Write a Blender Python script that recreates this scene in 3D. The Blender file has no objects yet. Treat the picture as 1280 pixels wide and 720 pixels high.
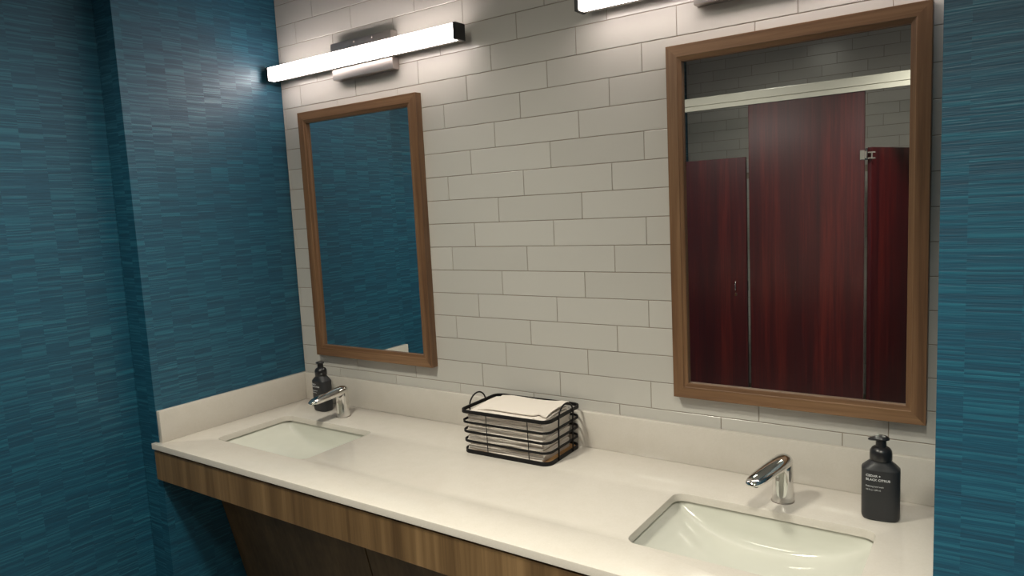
import bpy, bmesh, math, random
from mathutils import Vector, Matrix
random.seed(7)
D = bpy.data
SC = bpy.context.scene
COL = SC.collection

# ------------------------------------------------------------------ camera
cam_d = D.cameras.new('camera')
cam_d.sensor_width = 36.0
cam_d.lens = 884.4 / 1280 * 36
cam_d.clip_start = 0.02
cam = D.objects.new('camera', cam_d)
COL.objects.link(cam)
_R = ((0.8209, 0.5684, -0.0500), (0.0243, -0.1226, -0.9922), (-0.5701, 0.8135, -0.1145))
_m = Matrix(((_R[0][0], -_R[1][0], -_R[2][0]), (_R[0][1], -_R[1][1], -_R[2][1]), (_R[0][2], -_R[1][2], -_R[2][2])))
cam.matrix_world = Matrix.Translation((2.382, -1.867, 1.608)) @ _m.to_quaternion().to_matrix().to_4x4()
SC.camera = cam

# ------------------------------------------------------------------ world and exposure
w = D.worlds.new('world')
SC.world = w
w.use_nodes = True
w.node_tree.nodes['Background'].inputs[0].default_value = (0.5, 0.52, 0.5, 1)
w.node_tree.nodes['Background'].inputs[1].default_value = 0.05
SC.view_settings.view_transform = 'Standard'
SC.view_settings.look = 'None'
SC.view_settings.gamma = 1
SC.view_settings.use_curve_mapping = False
SC.view_settings.exposure = 0.15

LAMP_EMIT = 15.0                      # vanity bars
LAMP_COL = (1.0, 0.88, 0.82)
CEIL_W = 72.0                        # recessed downlights
CEIL_COL = (1.0, 0.96, 0.81)
DOWNLIGHTS = [((2.3, -1.86), 1.2, 118), ((1.05, -1.35), 0.70, 150), ((1.1, -3.0), 0.12, 172), ((2.7, -3.0), 0.12, 172)]  # last two are added, unseen, to brighten the tile behind the stalls

# ------------------------------------------------------------------ helpers
def link(o, parent=None):
    COL.objects.link(o)
    if parent is not None:
        o.parent = parent
    return o

def obj(name, bm, mat, parent=None, smooth=False, mats=None):
    me = D.meshes.new(name)
    bmesh.ops.recalc_face_normals(bm, faces=bm.faces)
    bm.to_mesh(me)
    bm.free()
    if smooth:
        for p in me.polygons:
            p.use_smooth = True
    me.materials.append(mat)
    for m in (mats or []):
        me.materials.append(m)
    return link(D.objects.new(name, me), parent)

def sharp(o, ang=35):
    me = o.data
    for p in me.polygons:
        p.use_smooth = True
    me.set_sharp_from_angle(angle=math.radians(ang))
    return o

def thing(name, label, cat, loc=(0, 0, 0), rotz=0, group=None):
    o = D.objects.new(name, None)
    o.empty_display_size = 0.05
    COL.objects.link(o)
    o.location = loc
    o.rotation_euler = (0, 0, rotz)
    o['label'] = label
    o['category'] = cat
    if group:
        o['group'] = group
    return o

def tag(o, label, cat, group=None):
    o['label'] = label
    o['category'] = cat
    if group:
        o['group'] = group
    return o

def struct(o, label=None, cat=None):
    o['kind'] = 'structure'
    if label:
        o['label'] = label
    if cat:
        o['category'] = cat
    return o

def box(bm, x0, x1, y0, y1, z0, z1, bev=0.0, seg=1):
    r = bmesh.ops.create_cube(bm, size=1)
    vs = r['verts']
    for v in vs:
        v.co = Vector(((x0 + x1) / 2 + v.co.x * (x1 - x0), (y0 + y1) / 2 + v.co.y * (y1 - y0), (z0 + z1) / 2 + v.co.z * (z1 - z0)))
    if bev > 0:
        es = list({e for v in vs for e in v.link_edges})
        bmesh.ops.bevel(bm, geom=es, offset=bev, segments=seg, affect='EDGES', profile=0.5)
    return bm

def nb(*a, **k):
    return box(bmesh.new(), *a, **k)

def prism(bm, pts, z0, z1, axis='z'):
    """extrude polygon pts (2D) between z0 and z1 along axis"""
    def P(a, b, c):
        return {'z': (a, b, c), 'y': (a, c, b), 'x': (c, a, b)}[axis]
    lo = [bm.verts.new(P(a, b, z0)) for a, b in pts]
    hi = [bm.verts.new(P(a, b, z1)) for a, b in pts]
    n = len(pts)
    bm.faces.new(lo)
    bm.faces.new(hi[::-1])
    for i in range(n):
        j = (i + 1) % n
        bm.faces.new((lo[i], hi[i], hi[j], lo[j]))
    return bm

def rrect(x0, x1, y0, y1, r, n=6):
    pts = []
    for cx, cy, a0 in ((x1 - r, y1 - r, 0), (x0 + r, y1 - r, 90), (x0 + r, y0 + r, 180), (x1 - r, y0 + r, 270)):
        for k in range(n + 1):
            a = math.radians(a0 + 90 * k / n)
            pts.append((cx + r * math.cos(a), cy + r * math.sin(a)))
    return pts

def tube(bm, pts, r, closed=False, n=8, ry=None, up=Vector((0, 0, 1))):
    """sweep an ellipse (r across, ry along `up`) along pts"""
    ry = ry or r
    P = [Vector(p) for p in pts]
    rings = []
    N = len(P)
    for i in range(N):
        if closed:
            t = (P[(i + 1) % N] - P[i - 1]).normalized()
        else:
            t = (P[min(i + 1, N - 1)] - P[max(i - 1, 0)]).normalized()
        u = up if abs(t.dot(up)) < 0.95 else Vector((1, 0, 0))
        s = t.cross(u).normalized()
        v = s.cross(t).normalized()
        rings.append([bm.verts.new(P[i] + s * (r * math.cos(2 * math.pi * k / n)) + v * (ry * math.sin(2 * math.pi * k / n))) for k in range(n)])
    for i in range(N if closed else N - 1):
        a, b = rings[i], rings[(i + 1) % N]
        for k in range(n):
            bm.faces.new((a[k], a[(k + 1) % n], b[(k + 1) % n], b[k]))
    if not closed:
        bm.faces.new(rings[0][::-1])
        bm.faces.new(rings[-1])
    return bm

def strip_loop(bm, pts, h, t):
    """closed flat bar standing on edge: pts centre line (x,y,z), height h, thickness t"""
    P = [Vector(p) for p in pts]
    N = len(P)
    rings = []
    for i in range(N):
        d = (P[(i + 1) % N] - P[i - 1]).normalized()
        s = Vector((d.y, -d.x, 0)).normalized() * (t / 2)
        up = Vector((0, 0, h / 2))
        rings.append([bm.verts.new(c) for c in (P[i] + s + up, P[i] - s + up, P[i] - s - up, P[i] + s - up)])
    for i in range(N):
        a, b = rings[i], rings[(i + 1) % N]
        for k in range(4):
            bm.faces.new((a[k], a[(k + 1) % 4], b[(k + 1) % 4], b[k]))
    return bm

def loft(bm, rings, cap0=True, cap1=True):
    R = [[bm.verts.new(p) for p in ring] for ring in rings]
    n = len(R[0])
    for a, b in zip(R, R[1:]):
        for k in range(n):
            bm.faces.new((a[k], a[(k + 1) % n], b[(k + 1) % n], b[k]))
    if cap0:
        bm.faces.new(R[0][::-1])
    if cap1:
        bm.faces.new(R[-1])
    return bm

# ------------------------------------------------------------------ materials
def mat(name, color=(0.5, 0.5, 0.5), rough=0.5, metal=0.0, spec=0.5, coat=0.0):
    m = D.materials.new(name)
    m.use_nodes = True
    b = m.node_tree.nodes['Principled BSDF']
    b.inputs['Base Color'].default_value = (*color, 1)
    b.inputs['Roughness'].default_value = rough
    b.inputs['Metallic'].default_value = metal
    b.inputs['Specular IOR Level'].default_value = spec
    b.inputs['Coat Weight'].default_value = coat
    return m, m.node_tree, b

def N(nt, t, **k):
    n = nt.nodes.new(t)
    for a, v in k.items():
        setattr(n, a, v)
    return n

def math_(nt, op, a, b=None, c=None):
    n = N(nt, 'ShaderNodeMath', operation=op)
    for i, v in enumerate((a, b, c)):
        if v is None:
            continue
        if isinstance(v, (int, float)):
            n.inputs[i].default_value = v
        else:
            nt.links.new(v, n.inputs[i])
    return n.outputs[0]

def ramp(nt, fac, stops):
    n = N(nt, 'ShaderNodeValToRGB')
    el = n.color_ramp.elements
    while len(el) < len(stops):
        el.new(0.5)
    for e, (p, c) in zip(el, stops):
        e.position = p
        e.color = (*c, 1)
    nt.links.new(fac, n.inputs[0])
    return n.outputs[0]

def world_xyz(nt):
    g = N(nt, 'ShaderNodeNewGeometry')
    s = N(nt, 'ShaderNodeSeparateXYZ')
    nt.links.new(g.outputs['Position'], s.inputs[0])
    return g, s

def bump(nt, b, h, strength=0.2, dist=0.001):
    n = N(nt, 'ShaderNodeBump')
    n.inputs['Strength'].default_value = strength
    n.inputs['Distance'].default_value = dist
    nt.links.new(h, n.inputs['Height'])
    nt.links.new(n.outputs[0], b.inputs['Normal'])

def wallpaper():
    m, nt, b = mat('woven_blue_wallpaper', rough=0.42, spec=0.65)
    g, s = world_xyz(nt)
    u = math_(nt, 'ADD', s.outputs[0], s.outputs[1])
    z = s.outputs[2]
    col = math_(nt, 'FLOOR', math_(nt, 'DIVIDE', u, 0.068))
    wob = N(nt, 'ShaderNodeTexNoise'); wob.inputs['Scale'].default_value = 6.0
    nt.links.new(g.outputs['Position'], wob.inputs['Vector'])
    zz = math_(nt, 'ADD', z, math_(nt, 'MULTIPLY', wob.outputs[0], 0.012))
    def layer(h, seed):
        cmb = N(nt, 'ShaderNodeCombineXYZ')
        nt.links.new(math_(nt, 'MULTIPLY', col, 1.37), cmb.inputs[0])
        nt.links.new(math_(nt, 'FLOOR', math_(nt, 'DIVIDE', zz, h)), cmb.inputs[1])
        cmb.inputs[2].default_value = seed
        wn = N(nt, 'ShaderNodeTexWhiteNoise', noise_dimensions='3D')
        nt.links.new(cmb.outputs[0], wn.inputs['Vector'])
        return wn.outputs['Value']
    def thread(sc, seed):
        # long thin threads running along u
        cmb = N(nt, 'ShaderNodeCombineXYZ')
        nt.links.new(math_(nt, 'MULTIPLY', u, 14), cmb.inputs[0])
        nt.links.new(math_(nt, 'MULTIPLY', z, sc), cmb.inputs[1])
        cmb.inputs[2].default_value = seed
        n = N(nt, 'ShaderNodeTexNoise'); n.inputs['Scale'].default_value = 1.0; n.inputs['Detail'].default_value = 3.0
        nt.links.new(cmb.outputs[0], n.inputs['Vector'])
        return n.outputs[0]
    a = layer(0.0125, 3.0)
    c = layer(0.0038, 9.0)
    t1 = thread(420, 1.0)
    mixv = math_(nt, 'ADD', math_(nt, 'MULTIPLY', a, 0.17), math_(nt, 'MULTIPLY', math_(nt, 'POWER', c, 2.0), 0.36))
    mixv = math_(nt, 'ADD', mixv, math_(nt, 'MULTIPLY', t1, 0.60))
    cr = ramp(nt, mixv, [(0.22, (0.003, 0.046, 0.088)), (0.48, (0.005, 0.070, 0.126)), (0.85, (0.022, 0.140, 0.210))])
    nt.links.new(cr, b.inputs['Base Color'])
    r = math_(nt, 'MULTIPLY_ADD', mixv, -0.42, 0.66)
    nt.links.new(r, b.inputs['Roughness'])
    bump(nt, b, mixv, 0.6, 0.0014)
    return m

def tile_mat():
    m, nt, b = mat('glazed_tile', rough=0.2, spec=0.5)
    oi = N(nt, 'ShaderNodeObjectInfo')
    cr = ramp(nt, oi.outputs['Random'], [(0.0, (0.50, 0.483, 0.452)), (0.5, (0.52, 0.502, 0.47)), (1.0, (0.54, 0.522, 0.49))])
    nt.links.new(cr, b.inputs['Base Color'])
    n = N(nt, 'ShaderNodeTexNoise'); n.inputs['Scale'].default_value = 9.0
    g = N(nt, 'ShaderNodeNewGeometry'); nt.links.new(g.outputs['Position'], n.inputs['Vector'])
    bump(nt, b, n.outputs[0], 0.10, 0.004)
    return m

def wood(name, axis, c0, c1, c2, scale=1.0, rough=0.42, spec=0.45, band=0.5):
    m, nt, b = mat(name, rough=rough, spec=spec)
    tc = N(nt, 'ShaderNodeTexCoord')
    mp = N(nt, 'ShaderNodeMapping')
    sc = [70 * scale, 70 * scale, 70 * scale]
    sc['xyz'.index(axis)] = 2.2 * scale
    mp.inputs['Scale'].default_value = sc
    nt.links.new(tc.outputs['Object'], mp.inputs[0])
    n1 = N(nt, 'ShaderNodeTexNoise'); n1.inputs['Scale'].default_value = 1.0; n1.inputs['Detail'].default_value = 5.0; n1.inputs['Roughness'].default_value = 0.65
    n1.inputs['Distortion'].default_value = 0.3
    nt.links.new(mp.outputs[0], n1.inputs[0])
    mp2 = N(nt, 'ShaderNodeMapping')
    sc2 = [16 * scale, 16 * scale, 16 * scale]
    sc2['xyz'.index(axis)] = 0.5 * scale
    mp2.inputs['Scale'].default_value = sc2
    nt.links.new(tc.outputs['Object'], mp2.inputs[0])
    n2 = N(nt, 'ShaderNodeTexNoise'); n2.inputs['Scale'].default_value = 1.0; n2.inputs['Detail'].default_value = 3.0
    nt.links.new(mp2.outputs[0], n2.inputs[0])
    v = math_(nt, 'ADD', math_(nt, 'MULTIPLY', n1.outputs[0], 1 - band), math_(nt, 'MULTIPLY', n2.outputs[0], band))
    cr = ramp(nt, v, [(0.34, c0), (0.5, c1), (0.66, c2)])
    nt.links.new(cr, b.inputs['Base Color'])
    bump(nt, b, n1.outputs[0], 0.12, 0.0006)
    return m

WALLP = wallpaper()
TILE = tile_mat()
GROUT, _nt, _b = mat('tile_grout', (0.42, 0.37, 0.31), 0.85)
_n = N(_nt, 'ShaderNodeTexNoise'); _n.inputs['Scale'].default_value = 60
_nt.links.new(ramp(_nt, _n.outputs[0], [(0.3, (0.25, 0.21, 0.17)), (0.7, (0.33, 0.28, 0.23))]), _b.inputs['Base Color'])

def quartz_mat():
    m, nt, b = mat('cream_quartz', rough=0.16, spec=0.5)
    tc = N(nt, 'ShaderNodeTexCoord')
    n = N(nt, 'ShaderNodeTexNoise'); n.inputs['Scale'].default_value = 260; n.inputs['Detail'].default_value = 4
    n2 = N(nt, 'ShaderNodeTexNoise'); n2.inputs['Scale'].default_value = 22; n2.inputs['Detail'].default_value = 6
    nt.links.new(tc.outputs['Object'], n.inputs[0]); nt.links.new(tc.outputs['Object'], n2.inputs[0])
    v = math_(nt, 'ADD', math_(nt, 'MULTIPLY', n.outputs[0], 0.55), math_(nt, 'MULTIPLY', n2.outputs[0], 0.45))
    nt.links.new(ramp(nt, v, [(0.35, (0.57, 0.53, 0.475)), (0.6, (0.60, 0.56, 0.51))]), b.inputs['Base Color'])
    return m
QUARTZ = quartz_mat()
PORC, _nt, _b = mat('white_porcelain', (0.72, 0.72, 0.64), 0.08, spec=0.6)
_n = N(_nt, 'ShaderNodeTexNoise'); _n.inputs['Scale'].default_value = 3
_nt.links.new(ramp(_nt, _n.outputs[0], [(0.3, (0.56, 0.56, 0.50)), (0.7, (0.60, 0.60, 0.54))]), _b.inputs['Base Color'])
def metal_mat(name, color, rough, scale=(1, 1, 1), amt=0.0):
    m, nt, b = mat(name, color, rough, metal=1.0)
    tc = N(nt, 'ShaderNodeTexCoord')
    mp = N(nt, 'ShaderNodeMapping'); mp.inputs['Scale'].default_value = scale
    n = N(nt, 'ShaderNodeTexNoise'); n.inputs['Scale'].default_value = 40
    nt.links.new(tc.outputs['Object'], mp.inputs[0]); nt.links.new(mp.outputs[0], n.inputs[0])
    nt.links.new(math_(nt, 'MULTIPLY_ADD', n.outputs[0], amt, rough - amt / 2), b.inputs['Roughness'])
    return m
CHROME = metal_mat('polished_chrome', (0.78, 0.77, 0.75), 0.06, amt=0.02)
NICKEL = metal_mat('brushed_nickel', (0.46, 0.42, 0.40), 0.38, (0.2, 6, 6), 0.1)
MIRROR = metal_mat('mirror_silver', (0.80, 0.83, 0.83), 0.004, amt=0.0)
BLACKM, _, _ = mat('black_plastic', (0.012, 0.012, 0.013), 0.35)
WIRE, _nt, _b = mat('black_powder_coated_wire', (0.006, 0.0055, 0.006), 0.55, spec=0.25)
_n = N(_nt, 'ShaderNodeTexNoise'); _n.inputs['Scale'].default_value = 900
bump(_nt, _b, _n.outputs[0], 0.1, 0.0003)
OAK = dict(c0=(0.105, 0.052, 0.025), c1=(0.175, 0.092, 0.045), c2=(0.255, 0.145, 0.075))
OAK_X = wood('oak_grain_across', 'x', band=0.4, **OAK)
OAK_Z = wood('oak_grain_upright', 'z', band=0.4, **OAK)
APRON = wood('walnut_laminate', 'z', (0.085, 0.048, 0.020), (0.155, 0.092, 0.040), (0.25, 0.155, 0.072), scale=1.0, rough=0.38, band=0.6)
PANEL = wood('walnut_laminate_panel', 'z', (0.085, 0.052, 0.024), (0.13, 0.082, 0.038), (0.18, 0.115, 0.056), scale=1.2, rough=0.42, band=0.5)
MAHOG = wood('mahogany_laminate', 'z', (0.020, 0.0035, 0.006), (0.038, 0.0040, 0.0060), (0.080, 0.0090, 0.008), scale=1.1, rough=0.36, spec=0.4, band=0.5)
MAHOG.node_tree.nodes['Principled BSDF'].inputs['Coat Weight'].default_value = 0.8
MAHOG.node_tree.nodes['Principled BSDF'].inputs['Coat Roughness'].default_value = 0.23
RAIL, _, _ = mat('cream_anodised_rail', (0.56, 0.54, 0.48), 0.5, metal=0.0)
SOAP, _nt, _b = mat('matt_charcoal_plastic', (0.022, 0.023, 0.026), 0.42, spec=0.45)
_n = N(_nt, 'ShaderNodeTexNoise'); _n.inputs['Scale'].default_value = 300
bump(_nt, _b, _n.outputs[0], 0.05, 0.0004)
PUMP, _, _ = mat('black_pump_plastic', (0.013, 0.013, 0.015), 0.28, spec=0.5)
PRINT, _, _ = mat('pale_grey_print', (0.55, 0.56, 0.58), 0.6)
PAPER, _nt, _b = mat('white_paper_towel', (0.72, 0.66, 0.60), 0.9, spec=0.2)
_n = N(_nt, 'ShaderNodeTexNoise'); _n.inputs['Scale'].default_value = 500
bump(_nt, _b, _n.outputs[0], 0.25, 0.0005)
BOARD = wood('tan_board', 'x', (0.30, 0.16, 0.06), (0.40, 0.22, 0.09), (0.50, 0.29, 0.13), rough=0.6)
CEILM, _nt, _b = mat('white_ceiling_paint', (0.62, 0.61, 0.57), 0.9)
_n = N(_nt, 'ShaderNodeTexNoise'); _n.inputs['Scale'].default_value = 200
bump(_nt, _b, _n.outputs[0], 0.1, 0.001)
FLOORM, _nt, _b = mat('grey_porcelain_floor', (0.16, 0.15, 0.14), 0.4)
_n = N(_nt, 'ShaderNodeTexNoise'); _n.inputs['Scale'].default_value = 14; _n.inputs['Detail'].default_value = 6
_nt.links.new(ramp(_nt, _n.outputs[0], [(0.3, (0.13, 0.125, 0.115)), (0.7, (0.19, 0.18, 0.165))]), _b.inputs['Base Color'])

def glow(name, col, strength):
    m = D.materials.new(name); m.use_nodes = True
    nt = m.node_tree
    b = nt.nodes['Principled BSDF']
    b.inputs['Base Color'].default_value = (0.8, 0.8, 0.8, 1)
    b.inputs['Emission Color'].default_value = (*col, 1)
    b.inputs['Emission Strength'].default_value = strength
    return m
DIFF = glow('lit_acrylic_diffuser', LAMP_COL, LAMP_EMIT)
DOWNM = glow('lit_downlight_lens', CEIL_COL, 4.0)

# ------------------------------------------------------------------ room shell
H = 2.85
YB = -3.93
struct(obj('floor', nb(-0.3, 4.4, YB - 0.2, 0.2, -0.1, 0.0), FLOORM))
struct(obj('ceiling', nb(-0.3, 4.4, YB - 0.2, 0.2, H, H + 0.1), CEILM))
wall_back = struct(obj('wall_back', nb(-0.3, 4.4, 0.0015, 0.15, 0, H), GROUT))
wall_front = struct(obj('wall_front', nb(-0.3, 4.4, YB - 0.15, YB - 0.0015, 0, H), GROUT))
bm = prism(bmesh.new(), [(0, 0.0015), (0, -0.637), (-0.12, -0.637), (-0.12, -2.41), (0.2, -2.41), (0.2, YB), (-0.3, YB), (-0.3, 0.0015)], 0, H)
struct(obj('wall_left', bm, WALLP))
bm = prism(bmesh.new(), [(2.302, 0.0015), (2.302, -0.637), (4.2, -0.637), (4.2, YB), (4.4, YB), (4.4, 0.0015)], 0, H)
struct(obj('wall_right', bm, WALLP))

# tiles: 3 x 12 inch wall tiles laid in a one-third offset
TW, TH, TU = 0.3072, 0.07942, 0.1024
G = 0.0021
def tile_bm(wd, ht, sgn=-1, d=0.0032):
    """slab from y=+d/2 (buried) to y=0 proud face, bevelled front; centred on x,z"""
    bm = bmesh.new()
    a, c, bv = wd / 2, ht / 2, 0.0009
    yb = -sgn * d
    back = [bm.verts.new((sx * a, yb, sz * c)) for sx, sz in ((-1, -1), (1, -1), (1, 1), (-1, 1))]
    mid = [bm.verts.new((sx * a, -sgn * 0.0007, sz * c)) for sx, sz in ((-1, -1), (1, -1), (1, 1), (-1, 1))]
    fr = [bm.verts.new((sx * (a - bv), 0, sz * (c - bv))) for sx, sz in ((-1, -1), (1, -1), (1, 1), (-1, 1))]
    bm.faces.new(back); bm.faces.new(fr[::-1])
    for r0, r1 in ((back, mid), (mid, fr)):
        for i in range(4):
            j = (i + 1) % 4
            bm.faces.new((r0[i], r1[i], r1[j], r0[j]))
    return bm
def lay_tiles(parent, xmin, xmax, zmin, zmax, y, z_ref, x_ref, rows, sgn):
    cache = {}
    rnd = random.Random(3)
    for r in rows:
        zt, zb = z_ref - r * TH, z_ref - (r + 1) * TH
        zt, zb = min(zt, zmax), max(zb, zmin)
        if zt - zb < 0.008:
            continue
        n = -40 + ((-r + 40) % 3)
        while x_ref + n * TU < xmax:
            x0, x1 = x_ref + n * TU, x_ref + (n + 3) * TU
            n += 3
            x0, x1 = max(x0, xmin), min(x1, xmax)
            if x1 - x0 < 0.008:
                continue
            key = (round(x1 - x0, 3), round(zt - zb, 3))
            if key not in cache:
                me = D.meshes.new('tile')
                b = tile_bm(x1 - x0 - G, zt - zb - G, sgn)
                bmesh.ops.recalc_face_normals(b, faces=b.faces)
                b.to_mesh(me); b.free()
                me.materials.append(TILE)
                cache[key] = me
            o = link(D.objects.new('tile', cache[key]), parent)
            o.location = ((x0 + x1) / 2, y + sgn * rnd.uniform(0, 0.0003), (zt + zb) / 2)
            o.rotation_euler = (rnd.gauss(0, 0.0012), 0, rnd.gauss(0, 0.0008))
lay_tiles(wall_back, 0.001, 2.300, 0.93, H, 0.0, 2.195, 1.1387, range(-9, 17), -1)
lay_tiles(wall_front, 0.201, 3.3, 1.78, H, YB, 2.195 + 0.0146, 1.118 + 0.02, range(-9, 6), +1)
bm = bmesh.new()                       # the same tiling lower down, behind the stalls
for r in range(6, 27):
    zt = 2.2096 - r * TH
    for n in range(-3 * 3 + (-r % 3), 30, 3):
        x0, x1 = max(1.138 + n * TU, 0.201), min(1.138 + (n + 3) * TU, 4.2)
        if x1 - x0 < 0.01 or zt < 0.08:
            continue
        box(bm, x0 + G / 2, x1 - G / 2, YB - 0.003, YB, zt - TH + G / 2, zt - G / 2)
o = obj('tile_field', bm, TILE, wall_front); o['kind'] = 'stuff'

# ------------------------------------------------------------------ downlights (recessed, behind the camera; two added over the stalls as fill)
for i, ((x, y), k, cone) in enumerate(DOWNLIGHTS):
    lab = ['round recessed ceiling downlight in front of the right mirror', 'round recessed ceiling downlight in front of the middle of the countertop', 'added fill downlight, out of view, over the left stall', 'added fill downlight, out of view, over the right stall'][i]
    t = thing('ceiling_downlight', lab, 'ceiling light', (x, y, H))
    ring = bmesh.new()
    loft(ring, [[(rr * math.cos(a), rr * math.sin(a), zz) for a in [2 * math.pi * q / 32 for q in range(32)]] for rr, zz in ((0.085, 0), (0.085, -0.006), (0.066, -0.008), (0.062, -0.002))], False, False)
    sharp(obj('trim_ring', ring, CEILM, t))
    ln = bmesh.new()
    bmesh.ops.create_circle(ln, cap_ends=True, radius=0.062, segments=32, matrix=Matrix.Translation((0, 0, -0.003)))
    obj('lens', ln, DOWNM, t)
    ld = D.lights.new('downlight_beam', 'SPOT')
    ld.energy = CEIL_W * k * 4; ld.color = CEIL_COL; ld.spot_size = math.radians(cone); ld.spot_blend = 1.0; ld.shadow_soft_size = 0.14
    lo = link(D.objects.new('downlight_beam', ld), t)
    lo.location = (0, 0, -0.03)

# ------------------------------------------------------------------ countertop with two sink cutouts
ZT, ZBT = 0.86, 0.84
SINKS = [(0.380, -0.366), (1.937, -0.366)]
SW, SD, SR = 0.462, 0.304, 0.028
ctop = thing('countertop', 'long cream quartz vanity countertop with two sinks and upstands', 'countertop', (1.15, -0.32, 0.86))
def ploc(o):                          # keep world coordinates under a moved parent
    o.matrix_parent_inverse = Matrix.Translation(-Vector(o.parent.location))
    return o
bm = bmesh.new()
outer = [(-0.016, -0.655), (2.318, -0.655), (2.318, -0.639), (2.301, -0.639), (2.301, -0.0005), (0.001, -0.0005), (0.001, -0.639), (-0.016, -0.639)]
loops = [outer] + [rrect(cx - SW / 2, cx + SW / 2, cy - SD / 2, cy + SD / 2, SR, 8) for cx, cy in SINKS]
E_, bev_e = [], []
for lp in loops:
    vs = [bm.verts.new((x, y, ZT)) for x, y in lp]
    E_ += [bm.edges.new((vs[i], vs[(i + 1) % len(vs)])) for i in range(len(vs))]
bmesh.ops.triangle_fill(bm, use_beauty=True, edges=E_)
# drop any face filled inside a cutout
for f in list(bm.faces):
    c = f.calc_center_median()
    if any(abs(c.x - cx) < SW / 2 - 0.012 and abs(c.y - cy) < SD / 2 - 0.012 for cx, cy in SINKS):
        bm.faces.remove(f)
top_faces = list(bm.faces)
r = bmesh.ops.extrude_face_region(bm, geom=top_faces)
for v in r['geom']:
    if isinstance(v, bmesh.types.BMVert):
        v.co.z = ZBT
bmesh.ops.recalc_face_normals(bm, faces=bm.faces)
es = [e for e in bm.edges if abs(e.verts[0].co.z - ZT) < 1e-5 and abs(e.verts[1].co.z - ZT) < 1e-5 and len(e.link_faces) == 2 and e.calc_face_angle(0) > 1.2]
bmesh.ops.bevel(bm, geom=es, offset=0.0018, segments=2, affect='EDGES', profile=0.5)
ploc(sharp(obj('slab', bm, QUARTZ, ctop), 30))
ZS = 0.971
ploc(sharp(obj('backsplash', nb(0.0215, 2.3005, -0.020, -0.0006, ZT, ZS, bev=0.0015, seg=2), QUARTZ, ctop), 30))
ploc(sharp(obj('side_splash', nb(0.0006, 0.0205, -0.636, -0.0006, ZT, ZS, bev=0.0015, seg=2), QUARTZ, ctop), 30))

# ------------------------------------------------------------------ sinks
def make_sink(cx, cy, label):
    t = thing('sink', label, 'sink', (cx, cy, 0.755), 0, 'undermount sinks in the countertop')
    a, b = SW / 2 + 0.006, SD / 2 + 0.006
    Z0 = 0.838 - 0.755
    DEP = 0.083
    def depth(u, v):
        gx = max(0.0, 1 - abs(u) ** 2.3)
        hy = max(0.0, 1 - abs(v) ** 16) ** 0.6
        return Z0 - DEP * gx ** 0.85 * hy
    NX, NY = 48, 40
    us = [math.sin(math.pi / 2 * (-1 + 2 * i / NX)) for i in range(NX + 1)]
    vs_ = [math.copysign(1 - (1 - abs(q)) ** 2.6, q) for q in (-1 + 2 * j / NY for j in range(NY + 1))]
    bm = bmesh.new()
    grid = []
    for u in us:
        grid.append([bm.verts.new((u * a, v * b, depth(u, v))) for v in vs_])
    fs = []
    for i in range(NX):
        for j in range(NY):
            fs.append(bm.faces.new((grid[i][j], grid[i + 1][j], grid[i + 1][j + 1], grid[i][j + 1])))
    # flat mounting rim round the bowl
    per = [grid[i][0] for i in range(NX + 1)] + [grid[NX][j] for j in range(1, NY + 1)] + [grid[i][NY] for i in range(NX - 1, -1, -1)] + [grid[0][j] for j in range(NY - 1, 0, -1)]
    rim = [bm.verts.new((p.co.x * 1.07, p.co.y * 1.10, Z0)) for p in per]
    n = len(per)
    for i in range(n):
        k = (i + 1) % n
        bm.faces.new((per[i], rim[i], rim[k], per[k]))
    o = obj('basin', bm, PORC, t, smooth=True)
    md = o.modifiers.new('shell', 'SOLIDIFY'); md.thickness = 0.008; md.offset = -1
    for p in o.data.polygons:
        p.use_smooth = True
    # drain: flange, cup and crossbar strainer
    bm = bmesh.new()
    ang = [2 * math.pi * q / 32 for q in range(32)]
    loft(bm, [[(rr * math.cos(q), rr * math.sin(q), zz) for q in ang] for rr, zz in ((0.031, 0.0005), (0.030, 0.0035), (0.022, 0.0035), (0.020, -0.001), (0.020, -0.012))], True, True)
    sharp(obj('drain_flange', bm, CHROME, t), 40)
    bm = bmesh.new()
    loft(bm, [[(rr * math.cos(q), rr * math.sin(q), zz) for q in ang] for rr, zz in ((0.017, 0.0035), (0.0175, 0.0058), (0.013, 0.0075), (0.0, 0.008))], True, False)
    for q in range(4):
        an = q * math.pi / 4
        tube(bm, [(-0.021 * math.cos(an), -0.021 * math.sin(an), 0.0035), (0.021 * math.cos(an), 0.021 * math.sin(an), 0.0035)], 0.0014, n=6)
    sharp(obj('drain_stopper', bm, CHROME, t), 40)
    bm = bmesh.new()
    loft(bm, [[(rr * math.cos(q), rr * math.sin(q), zz) for q in ang] for rr, zz in ((0.02, -0.008), (0.02, -0.11))], True, True)
    sharp(obj('tailpipe', bm, CHROME, t), 40)
    return t
make_sink(*SINKS[0], 'white rectangular undermount sink at the left end, below the smaller-looking mirror')
make_sink(*SINKS[1], 'white rectangular undermount sink at the right end, with its round drain showing')

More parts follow.
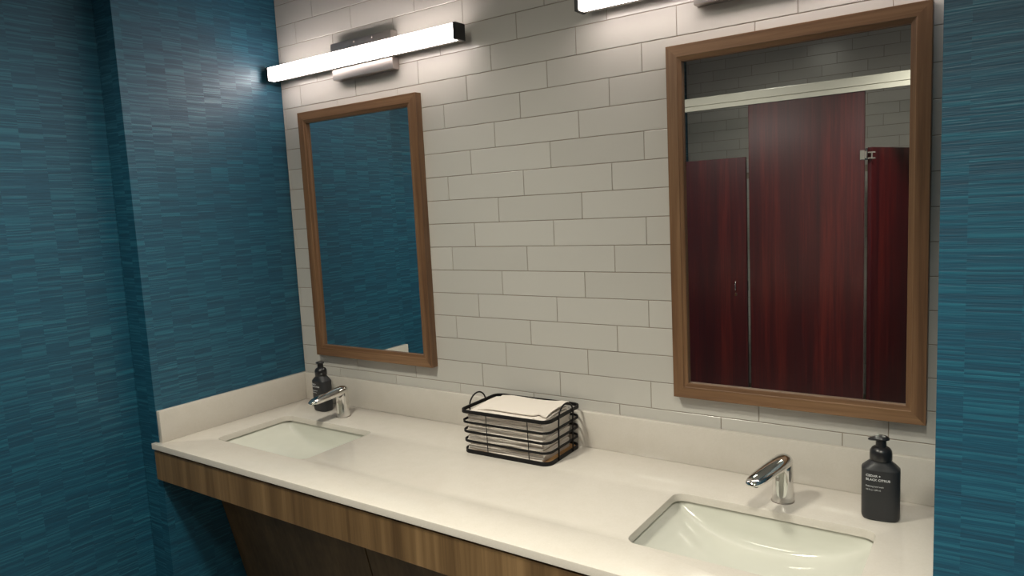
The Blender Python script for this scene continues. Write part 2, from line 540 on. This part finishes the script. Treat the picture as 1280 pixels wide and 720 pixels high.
# ------------------------------------------------------------------ faucets
def make_faucet(x, y, rz, label):
    t = thing('faucet', label, 'faucet', (x, y, ZT), rz, 'chrome sensor faucets')
    n = 28
    # one-piece body: lathe-like column whose top turns into a flattened spout
    bm = bmesh.new()
    rings = []
    def ell(c, rx, ru, tdir):
        tdir = Vector(tdir).normalized()
        s = Vector((1, 0, 0))
        u = tdir.cross(s).normalized()
        return [tuple(Vector(c) + s * (rx * math.cos(2 * math.pi * k / n)) + u * (ru * math.sin(2 * math.pi * k / n))) for k in range(n)]
    for z, rr in ((0.0, 0.0255), (0.004, 0.0258), (0.02, 0.0252), (0.05, 0.0243), (0.075, 0.0238), (0.092, 0.0232), (0.104, 0.0212), (0.111, 0.017), (0.1145, 0.010), (0.1155, 0.003)):
        rings.append(ell((0, 0.0016 * z / 0.1, z), rr, rr, (0, 0, 1)))
    loft(bm, rings)
    o = obj('column', bm, CHROME, t, smooth=True)
    # spout: tapering flattened arm running forward and slightly down, rounded nose
    bm = bmesh.new()
    rings = []
    prof = [(0.022, 0.102, 0.004, 0.004), (0.0205, 0.1005, 0.0135, 0.0105), (0.014, 0.0997, 0.0200, 0.0158), (0.0, 0.0985, 0.0240, 0.0175), (-0.03, 0.0965, 0.0240, 0.0170),
            (-0.07, 0.0935, 0.0235, 0.0150), (-0.105, 0.0905, 0.0225, 0.0130), (-0.130, 0.0880, 0.0205, 0.0108), (-0.142, 0.0862, 0.0165, 0.0078), (-0.149, 0.0845, 0.0115, 0.0052), (-0.1515, 0.0835, 0.004, 0.002)]
    for py, pz, rx, ru in prof:
        rings.append(ell((0, py, pz), rx, ru, (0, -1, -0.075)))
    loft(bm, rings)
    obj('spout', bm, CHROME, t, smooth=True)
    bm = bmesh.new()
    loft(bm, [[(rr * math.cos(q), -0.130 + rr * math.sin(q), zz) for q in [2 * math.pi * k / 20 for k in range(20)]] for rr, zz in ((0.0085, 0.084), (0.0085, 0.0755), (0.0065, 0.0750))])
    sharp(obj('aerator', bm, BLACKM, t))
    # small round sensor eye under the spout
    bm = bmesh.new()
    bmesh.ops.create_cone(bm, cap_ends=True, segments=20, radius1=0.0042, radius2=0.0036, depth=0.002, matrix=Matrix.Translation((0, -0.0243, 0.060)) @ Matrix.Rotation(math.radians(90), 4, 'X'))
    sharp(obj('sensor_eye', bm, NICKEL, t))
    bm = bmesh.new()
    loft(bm, [[(rr * math.cos(q), rr * math.sin(q), zz) for q in [2 * math.pi * k / 32 for k in range(32)]] for rr, zz in ((0.0272, 0.0), (0.0272, 0.0022), (0.0256, 0.003))])
    sharp(obj('base_ring', bm, NICKEL, t))
    return t
make_faucet(0.364, -0.128, 0.0, 'short chrome faucet at the left sink, partly in front of a soap bottle')
make_faucet(1.951, -0.143, -0.24, 'short chrome faucet at the right sink, turned a little to the left')

# ------------------------------------------------------------------ soap bottles
def text_mesh(body, size):
    c = D.curves.new('t', 'FONT'); c.body = body; c.size = size; c.resolution_u = 2
    c.space_line = 1.25 if size > 0.005 else 1.8
    c.offset = 0.00022 if size > 0.005 else 0.00006
    o = D.objects.new('t', c); COL.objects.link(o)
    dg = bpy.context.evaluated_depsgraph_get(); dg.update()
    me = D.meshes.new_from_object(o.evaluated_get(dg))
    D.objects.remove(o); D.curves.remove(c)
    return me
def make_soap(x, y, rz, label):
    t = thing('soap_bottle', label, 'soap bottle', (x, y, ZT), rz, 'charcoal foaming soap bottles')
    A, B = 0.0395, 0.0270          # half width, half depth
    n = 48
    def ring(a, b, z, e=3.2):
        out = []
        for k in range(n):
            q = 2 * math.pi * k / n
            c, s = math.cos(q), math.sin(q)
            out.append((a * math.copysign(abs(c) ** (2 / e), c), b * math.copysign(abs(s) ** (2 / e), s), z))
        return out
    bm = bmesh.new()
    loft(bm, [ring(A * .86, B * .84, 0.0), ring(A * .93, B * .92, 0.0012), ring(A * .985, B * .97, 0.006), ring(A, B, 0.011), ring(A, B, 0.060), ring(A, B, 0.116), ring(A * .995, B * .995, 0.1178), ring(A * .975, B * .97, 0.1192),
              ring(A * .80, B * .90, 0.1262, 2.8), ring(A * .64, B * .82, 0.1320, 2.3), ring(0.0218, 0.0206, 0.1362, 2.0), ring(0.0212, 0.0205, 0.138, 2.0)])
    sharp(obj('bottle_body', bm, SOAP, t), 28)
    def rr(r, z): return [(r * math.cos(2 * math.pi * k / 32), r * math.sin(2 * math.pi * k / 32), z) for k in range(32)]
    bm = bmesh.new()
    loft(bm, [rr(0.0222, 0.1375), rr(0.0232, 0.139), rr(0.0232, 0.153), rr(0.0222, 0.159), rr(0.0190, 0.1645), rr(0.0140, 0.168), rr(0.0125, 0.1685)])
    c = sharp(obj('collar', bm, PUMP, t), 40)
    bm = bmesh.new()
    loft(bm, [rr(0.0115, 0.167), rr(0.0112, 0.170), rr(0.0108, 0.186)])
    sharp(obj('pump_stem', bm, PUMP, t), 40)
    # pump head: shallow domed cap with a beak
    bm = bmesh.new()
    def hd(s, z, dz=0.0):
        pts = []
        for k in range(32):
            q = 2 * math.pi * k / 32
            px, py = 0.0175 * math.cos(q), 0.0150 * math.sin(q)
            if px < 0:
                px *= 1.55; py *= 1 - 0.42 * (-px / 0.027) ** 1.5
            pts.append((px * s, py * s, z - (0.004 * (-px / 0.027) ** 2 if px < 0 else 0)))
        return pts
    loft(bm, [hd(0.80, 0.1835), hd(0.98, 0.1850), hd(1.0, 0.1868), hd(0.93, 0.1895), hd(0.70, 0.1922), hd(0.35, 0.1936), hd(0.08, 0.194)])
    sharp(obj('pump_head', bm, PUMP, t), 50)
    # printed label, laid on the curved front face
    def yface(px):
        return -B * (max(0.0, 1 - (abs(px) / A) ** 3.2)) ** (1 / 3.2) - 0.00035
    for body, size, x0, z0, lab in (('CEDAR +\nBLACK CITRUS', 0.0072, -0.0300, 0.1035, 'bold white capitals reading CEDAR + BLACK CITRUS'), ('Foaming hand wash\n10 fl oz / 295 ml', 0.0046, -0.0300, 0.0800, 'two lines of small pale print')):
        me = text_mesh(body, size)
        for v in me.vertices:
            vx = v.co.x * (1.02 if size > 0.005 else 1) + x0
            v.co = Vector((vx, yface(vx), z0 + v.co.y))
        me.materials.clear(); me.materials.append(PRINT)
        o = link(D.objects.new('label_print', me), t)
        o['label'] = lab
        md = o.modifiers.new('ink', 'SOLIDIFY'); md.thickness = 0.0003
    return t
make_soap(0.224, -0.102, -0.08, 'charcoal pump soap bottle standing behind the left faucet by the corner')
make_soap(2.164, -0.135, 0.12, 'charcoal pump soap bottle with white lettering beside the right blue wall')

# ------------------------------------------------------------------ wire basket of folded paper towels
BX, BY, BW, BD, BR = 1.170, -0.127, 0.306, 0.196, 0.026
brot = math.radians(1.5)
bk = thing('wire_basket', 'black wire basket with looped end handles holding folded paper towels', 'basket', (BX, BY, ZT), brot)
def loop_pts(z, gx=0.0):
    return [(x, y, z) for x, y in rrect(-BW / 2 - gx, BW / 2 + gx, -BD / 2 - gx, BD / 2 + gx, BR, 6)]
for k, (z, h, t_) in enumerate(((0.0065, 0.0125, 0.004), (0.039, 0.0075, 0.0035), (0.069, 0.0075, 0.0035), (0.099, 0.0075, 0.0035), (0.132, 0.0105, 0.0055))):
    g = 0.001 * k
    ob = obj('hoop', strip_loop(bmesh.new(), loop_pts(z, g), h, t_), WIRE, bk)
    md = ob.modifiers.new('round', 'BEVEL'); md.width = 0.001; md.segments = 2
for sy in (-1, 1):
    for fx in (-0.2, 0.28):
        x = fx * BW
        b = bmesh.new(); tube(b, [(x, sy * (BD / 2 - 0.003), 0.004), (x, sy * (BD / 2), 0.134)], 0.0013, n=6)
        obj('upright', b, WIRE, bk)
for sx in (-1, 1):
    pts = []
    x = sx * (BW / 2 + 0.003)
    for z in (0.004, 0.05, 0.10):
        pts.append((x + sx * 0.03 * z, -0.043, z))
    zc, rr_ = 0.128, 0.043
    for k in range(0, 13):
        a = math.pi - math.pi * k / 12
        pts.append((x + sx * 0.005, rr_ * math.cos(a), zc + 0.036 * math.sin(a)))
    for z in (0.10, 0.05, 0.004):
        pts.append((x + sx * 0.03 * z, 0.043, z))
    b = bmesh.new(); tube(b, pts, 0.0025, n=8, up=Vector((sx, 0, 0)))
    obj('handle', b, WIRE, bk, smooth=True)
obj('base_board', prism(bmesh.new(), rrect(-BW / 2 + 0.004, BW / 2 - 0.004, -BD / 2 + 0.004, BD / 2 - 0.004, BR - 0.003, 6), 0.001, 0.006), BOARD, bk)

def towel_mesh(i, rnd):
    """a multi-fold paper towel: three soft leaves bent round at the front fold, edges slightly wavy"""
    L, Wd = 0.268 + rnd.uniform(-0.004, 0.004), 0.164 + rnd.uniform(-0.004, 0.003)
    th = 0.0060
    bm = bmesh.new()
    nx, seg = 14, 5
    ph = rnd.uniform(0, 6.28)
    prof = []
    # closed outline in y-z: front fold rounded, back with stepped leaf edges
    for q in range(seg + 1):
        a = -math.pi / 2 - math.pi * q / seg
        prof.append((-Wd / 2 + 0.002 + 0.002 * math.cos(a), th / 2 + th / 2 * math.sin(a)))
    prof += [(Wd / 2 - 0.006, th), (Wd / 2 - 0.006, th * 0.68), (Wd / 2 - 0.001, th * 0.66), (Wd / 2 - 0.001, th * 0.34), (Wd / 2 - 0.004, th * 0.32), (Wd / 2 - 0.004, 0)]
    rings = []
    for ix in range(nx + 1):
        u = ix / nx
        x = (u - 0.5) * L
        droop = 0.0
        ring = []
        for py, pz in prof:
            yy = py + 0.0012 * math.sin(u * 9 + ph) * (1 if py < 0 else -1)
            zz = pz + 0.0006 * math.sin(u * 14 + ph * 2)
            if u > 0.85 or u < 0.12:      # ends fluff a little
                e = (u - 0.85) / 0.15 if u > 0.85 else (0.12 - u) / 0.12
                zz += 0.0007 * e * math.sin(py * 70 + ph)
            ring.append((x, yy, zz))
        rings.append(ring)
    loft(bm, rings)
    me = D.meshes.new('paper_towel')
    bmesh.ops.recalc_face_normals(bm, faces=bm.faces)
    bm.to_mesh(me); bm.free()
    me.materials.append(PAPER)
    for p in me.polygons:
        p.use_smooth = True
    me.set_sharp_from_angle(angle=math.radians(40))
    return me
rnd = random.Random(11)
tm = [towel_mesh(i, rnd) for i in range(6)]
NT = 18
ORD = ['lowest', 'second', 'third', 'fourth', 'fifth', 'sixth', 'seventh', 'eighth', 'ninth', 'tenth', 'eleventh', 'twelfth', 'thirteenth', 'fourteenth', 'fifteenth', 'sixteenth', 'seventeenth', 'eighteenth']
z = 0.0065
for i in range(NT):
    o = D.objects.new('paper_towel', tm[i % 6]); COL.objects.link(o)
    rz = brot + rnd.gauss(0, 0.012)
    ox = -0.004 + rnd.gauss(0, 0.0025)
    oy = -0.006 + rnd.gauss(0, 0.002)
    o.location = (BX + ox, BY + oy, ZT + z)
    o.rotation_euler = (0.0, 0.0, rz)
    z += 0.0066
    tag(o, ('%s folded paper towel of the stack in the black wire basket' if i == 0 else 'white folded paper towel, %s from the bottom in the wire basket') % ORD[i], 'paper towel', 'folded paper towels in the basket')
# the two loose ones on top, raised and creased at the corner
def top_towel(L, Wd, seed, lift):
    r = random.Random(seed)
    bm = bmesh.new()
    nx, ny = 22, 12
    def hz(u, v):
        h = 0.0035 * math.sin(u * 3.2 + seed) * v + lift * (0.35 + 0.65 * v)
        c = max(0.0, (u - 0.82) / 0.18) * max(0.0, 1 - v * 1.4)
        h -= 0.003 * c
        h += 0.007 * math.exp(-((u - 0.90) / 0.035) ** 2) * (0.3 + 0.7 * (1 - v))
        h -= 0.004 * max(0.0, (0.14 - u) / 0.14)
        return h
    top = [[bm.verts.new(((u / nx - 0.5) * L + 0.004 * math.sin(5 * v / ny + seed), (v / ny - 0.5) * Wd + 0.003 * math.sin(7 * u / nx), hz(u / nx, v / ny) + 0.0032)) for v in range(ny + 1)] for u in range(nx + 1)]
    bot = [[bm.verts.new((t_.co.x, t_.co.y, t_.co.z - 0.0030)) for t_ in row] for row in top]
    for i in range(nx):
        for j in range(ny):
            bm.faces.new((top[i][j], top[i + 1][j], top[i + 1][j + 1], top[i][j + 1]))
            bm.faces.new((bot[i][j], bot[i][j + 1], bot[i + 1][j + 1], bot[i + 1][j]))
    per = [(i, 0) for i in range(nx)] + [(nx, j) for j in range(ny)] + [(i, ny) for i in range(nx, 0, -1)] + [(0, j) for j in range(ny, 0, -1)]
    for a, b in zip(per, per[1:] + per[:1]):
        bm.faces.new((top[a[0]][a[1]], bot[a[0]][a[1]], bot[b[0]][b[1]], top[b[0]][b[1]]))
    return bm
o = obj('paper_towel', top_towel(0.268, 0.160, 1, 0.004), PAPER); sharp(o, 50)
o.location = (BX - 0.004, BY - 0.010, ZT + z + 0.0030); o.rotation_euler = (0, 0, brot - 0.02)
tag(o, 'white folded paper towel just under the topmost one, its right end curled', 'paper towel')
o = obj('paper_towel', top_towel(0.238, 0.140, 3, 0.005), PAPER); sharp(o, 50)
o.location = (BX + 0.010, BY - 0.001, ZT + z + 0.0120); o.rotation_euler = (0.03, 0, brot + 0.035)
tag(o, 'topmost white paper towel, lying loose above the basket rim', 'paper towel')

# ------------------------------------------------------------------ vanity base: apron and sloped knee panels
vb = thing('vanity_cabinet', 'brown wood laminate vanity apron and sloped panels under the cream countertop', 'vanity', (1.15, -0.5, 0.0))
ploc(obj('apron', nb(-0.012, 2.314, -0.650, -0.638, 0.730, 0.832, bev=0.001), APRON, vb))
ploc(obj('apron_backer', nb(0.002, 2.300, -0.636, -0.60, 0.745, 0.8398), PANEL, vb))
ploc(obj('apron_underside', nb(0.002, 2.300, -0.605, -0.44, 0.742, 0.752), PANEL, vb))
sl = 0.2235
for k in range(3):
    x0, x1 = 0.004 + k * 0.7655, 0.004 + (k + 1) * 0.7655 - 0.006
    def yz(z): return -0.304 - z * sl
    bm = bmesh.new()
    prism(bm, [(yz(0.002), 0.002), (yz(0.742), 0.742), (yz(0.742) + 0.018, 0.742), (yz(0.002) + 0.018, 0.002)], x0, x1, 'x')
    bmesh.ops.bevel(bm, geom=list(bm.edges), offset=0.0008, segments=1, affect='EDGES')
    ploc(obj('knee_panel', bm, PANEL, vb))
for k in (0, 1, 2, 3):
    x = min(max(k * 0.7655, 0.012), 2.288)
    bm = bmesh.new()
    prism(bm, [(-0.283, 0.0), (-0.283 - 0.74 * sl, 0.740), (-0.225 - 0.74 * sl, 0.740), (-0.225, 0.0)], x - 0.009, x + 0.009, 'x')
    ploc(obj('panel_support', bm, BLACKM, vb))

# ------------------------------------------------------------------ framed mirrors
def make_mirror(x0, x1, z0, z1, label):
    cx, cz = (x0 + x1) / 2, (z0 + z1) / 2
    t = thing('framed_mirror', label, 'mirror', (cx, 0, z0), 0, 'wood-framed mirrors above the sinks')
    W2, Hh = (x1 - x0) / 2, (z1 - z0)
    F, FD, GY = 0.042, 0.031, -0.017
    # profile across the frame: (distance from outer edge, y)
    prof = [(0.0, -0.001), (0.0, -FD + 0.001), (0.001, -FD), (0.030, -FD + 0.0006), (0.0315, -FD + 0.0022), (F - 0.0012, -FD + 0.0040), (F, -FD + 0.0052), (F, GY + 0.004), (F, -0.001)]
    def corner(d, y, sx, top):
        return (sx * (W2 - d), y, (Hh - d) if top else d)
    for side in ('top', 'bottom', 'left', 'right'):
        bm = bmesh.new()
        if side in ('top', 'bottom'):
            rA = [corner(d, y, -1, side == 'top') for d, y in prof]
            rB = [corner(d, y, 1, side == 'top') for d, y in prof]
        else:
            sx = -1 if side == 'left' else 1
            rA = [corner(d, y, sx, False) for d, y in prof]
            rB = [corner(d, y, sx, True) for d, y in prof]
        loft(bm, [rA, rB])
        sharp(obj('frame_rail' if side in ('top', 'bottom') else 'frame_stile', bm, OAK_X if side in ('top', 'bottom') else OAK_Z, t), 30)
    obj('mirror_glass', nb(-W2 + F - 0.004, W2 - F + 0.004, GY, GY + 0.004, F - 0.004, Hh - F + 0.004), MIRROR, t)
    obj('backing', nb(-W2 + F - 0.002, W2 - F + 0.002, GY + 0.0045, -0.0012, F - 0.002, Hh - F + 0.002), BLACKM, t)
    return t
make_mirror(0.122, 0.735, 1.056, 2.007, 'tall wood-framed mirror by the left corner, reflecting only blue wall')
make_mirror(1.630, 2.243, 1.056, 2.007, 'tall wood-framed mirror on the right, reflecting dark red stall doors')

# ------------------------------------------------------------------ vanity light bars
def make_bar(xc, label):
    t = thing('vanity_light', label, 'wall light', (xc, 0, 2.160), 0, 'glowing bar lights above the mirrors')
    HL = 0.473
    y0, y1 = -0.082, -0.052
    zt, zb = 0.0255, -0.0255
    dff = obj('diffuser', nb(-HL + 0.012, HL - 0.012, y0, y1, zb + 0.001, zt - 0.001, bev=0.003, seg=2), DIFF, t)
    sharp(dff, 40)
    for s in (-1, 1):
        x0, x1 = sorted((s * (HL - 0.012), s * HL))
        sharp(obj('end_cap', nb(x0, x1, y0 - 0.001, -0.034, zb - 0.0005, zt + 0.0005, bev=0.0012), BLACKM, t))
    sharp(obj('back_channel', nb(-HL + 0.012, HL - 0.012, y1, -0.034, zb + 0.002, zt - 0.002), NICKEL, t))
    sharp(obj('wall_plate', nb(-0.152, 0.152, -0.034, -0.0006, -0.062, 0.068, bev=0.002, seg=2), NICKEL, t), 30)
    for sx in (-0.03, 0.06):
        b = bmesh.new(); bmesh.ops.create_cone(b, cap_ends=True, segments=16, radius1=0.004, radius2=0.003, depth=0.003, matrix=Matrix.Translation((sx, -0.035, 0.058)) @ Matrix.Rotation(math.radians(90), 4, 'X'))
        sharp(obj('screw', b, NICKEL, t))
    return t
make_bar(0.494, 'lit white bar light on a nickel plate above the left mirror')
make_bar(1.862, 'lit white bar light on a nickel plate above the right mirror')

# ------------------------------------------------------------------ toilet stalls (seen in the right mirror)
YS = -2.40
DT, PT, FB = 1.826, 2.121, 0.30
rail = thing('head_rail', 'pale metal rail running across the tops of the stall pilasters', 'rail', (2.2, YS, PT))
prof = [(-0.018, 0.0), (0.018, 0.0), (0.018, 0.024), (0.012, 0.027), (0.018, 0.030), (0.018, 0.073), (0.010, 0.076), (-0.010, 0.076), (-0.018, 0.073)]
bm = bmesh.new(); prism(bm, [(a, b) for a, b in prof], -2.0, 2.0, 'x')
obj('rail_profile', bm, RAIL, rail)
for px, lab in ((0.352, 'narrow dark red stall pilaster at the blue side wall, mostly outside the mirror view'), (1.453, 'wide dark red stall pilaster rising to the pale rail in the right mirror'), (2.77, 'dark red stall pilaster to the right of the open stall door'), (4.0, 'narrow dark red stall pilaster at the far right wall')):
    wd = {0.352: 0.29, 1.453: 0.610, 2.77: 0.61, 4.0: 0.39}[px]
    t = thing('stall_pilaster', lab, 'stall pilaster', (px, YS, 0), 0, 'stall pilasters')
    obj('pilaster_panel', nb(-wd / 2, wd / 2, -0.0125, 0.0125, 0.02, PT, bev=0.002), MAHOG, t)
    obj('floor_shoe', nb(-wd / 2 - 0.002, wd / 2 + 0.002, -0.017, 0.017, 0.0, 0.075, bev=0.001), NICKEL, t)
def hinge(t, x, z, ysurf=0.0135, s=1):
    # s=+1: pilaster is to the left (smaller x), door to the right
    b = bmesh.new()
    box(b, x - s * 0.040, x - s * 0.008, ysurf, ysurf + 0.004, z - 0.026, z + 0.026, bev=0.001)
    return obj('hinge_plate', b, CHROME, t)
# closed left door
ld_ = thing('stall_door', 'closed dark red stall door left of the wide pilaster, with a small latch', 'stall door', (0.502, YS, 0), 0, 'stall doors')
obj('door_panel', nb(0.0, 0.628, -0.011, 0.011, FB, DT, bev=0.0015), MAHOG, ld_)
b = bmesh.new(); tube(b, [(0.562, 0.012, 1.038), (0.562, 0.022, 1.045), (0.562, 0.023, 1.085), (0.562, 0.012, 1.095)], 0.0035, n=8)
obj('latch_pull', b, CHROME, ld_, smooth=True)
b = nb(0.556, 0.568, 0.011, 0.014, 1.008, 1.024, bev=0.001); obj('latch_plate', b, CHROME, ld_)
obj('strike', nb(0.615, 0.631, -0.006, 0.008, 1.04, 1.10, bev=0.001), BLACKM, ld_)
# open right door, hinged on the wide pilaster
ang = math.radians(-70)
rd = thing('stall_door', 'dark red stall door swung open into the stall, right of the wide pilaster', 'stall door', (1.778, YS - 0.004, 0), ang, 'stall doors')
obj('door_panel', nb(0.004, 0.61, -0.011, 0.011, FB, DT, bev=0.0015), MAHOG, rd)
# hinge hardware
hg = thing('door_hinge', 'chrome hinge bracket joining the wide pilaster to the open stall door', 'hinge', (1.758, YS, 1.79))
obj('pilaster_plate', nb(-0.022, 0.002, 0.0135, 0.0165, -0.028, 0.022, bev=0.0008), CHROME, hg)
b = nb(0.002, 0.012, 0.0, 0.0165, -0.022, 0.016, bev=0.0008); obj('hinge_arm', b, CHROME, hg)
b = nb(0.010, 0.052, -0.004, 0.002, -0.026, -0.018, bev=0.0008); box(b, 0.010, 0.052, -0.004, 0.002, 0.004, 0.012, bev=0.0008); box(b, 0.030, 0.038, -0.004, 0.003, -0.026, 0.012, bev=0.0008)
obj('hinge_fork', b, CHROME, hg)
b = bmesh.new(); bmesh.ops.create_cone(b, cap_ends=True, segments=16, radius1=0.006, radius2=0.006, depth=0.062, matrix=Matrix.Translation((0.008, 0.006, 0.0)))
sharp(obj('hinge_pin', b, CHROME, hg))
# side partitions
for px, lab in ((1.45, 'dark red stall partition running back from the wide pilaster'), (2.77, 'dark red stall partition running back on the right')):
    t = thing('stall_partition', lab, 'stall partition', (px, YS, 0), 0, 'stall partitions')
    obj('partition_panel', nb(-0.0125, 0.0125, YB + 0.02 - YS, -0.014, FB, DT, bev=0.0015), MAHOG, t)
    for z in (0.5, 1.6):
        obj('wall_bracket', nb(-0.03, 0.03, YB + 0.0012 - YS, YB + 0.024 - YS, z - 0.03, z + 0.03, bev=0.001), CHROME, t)
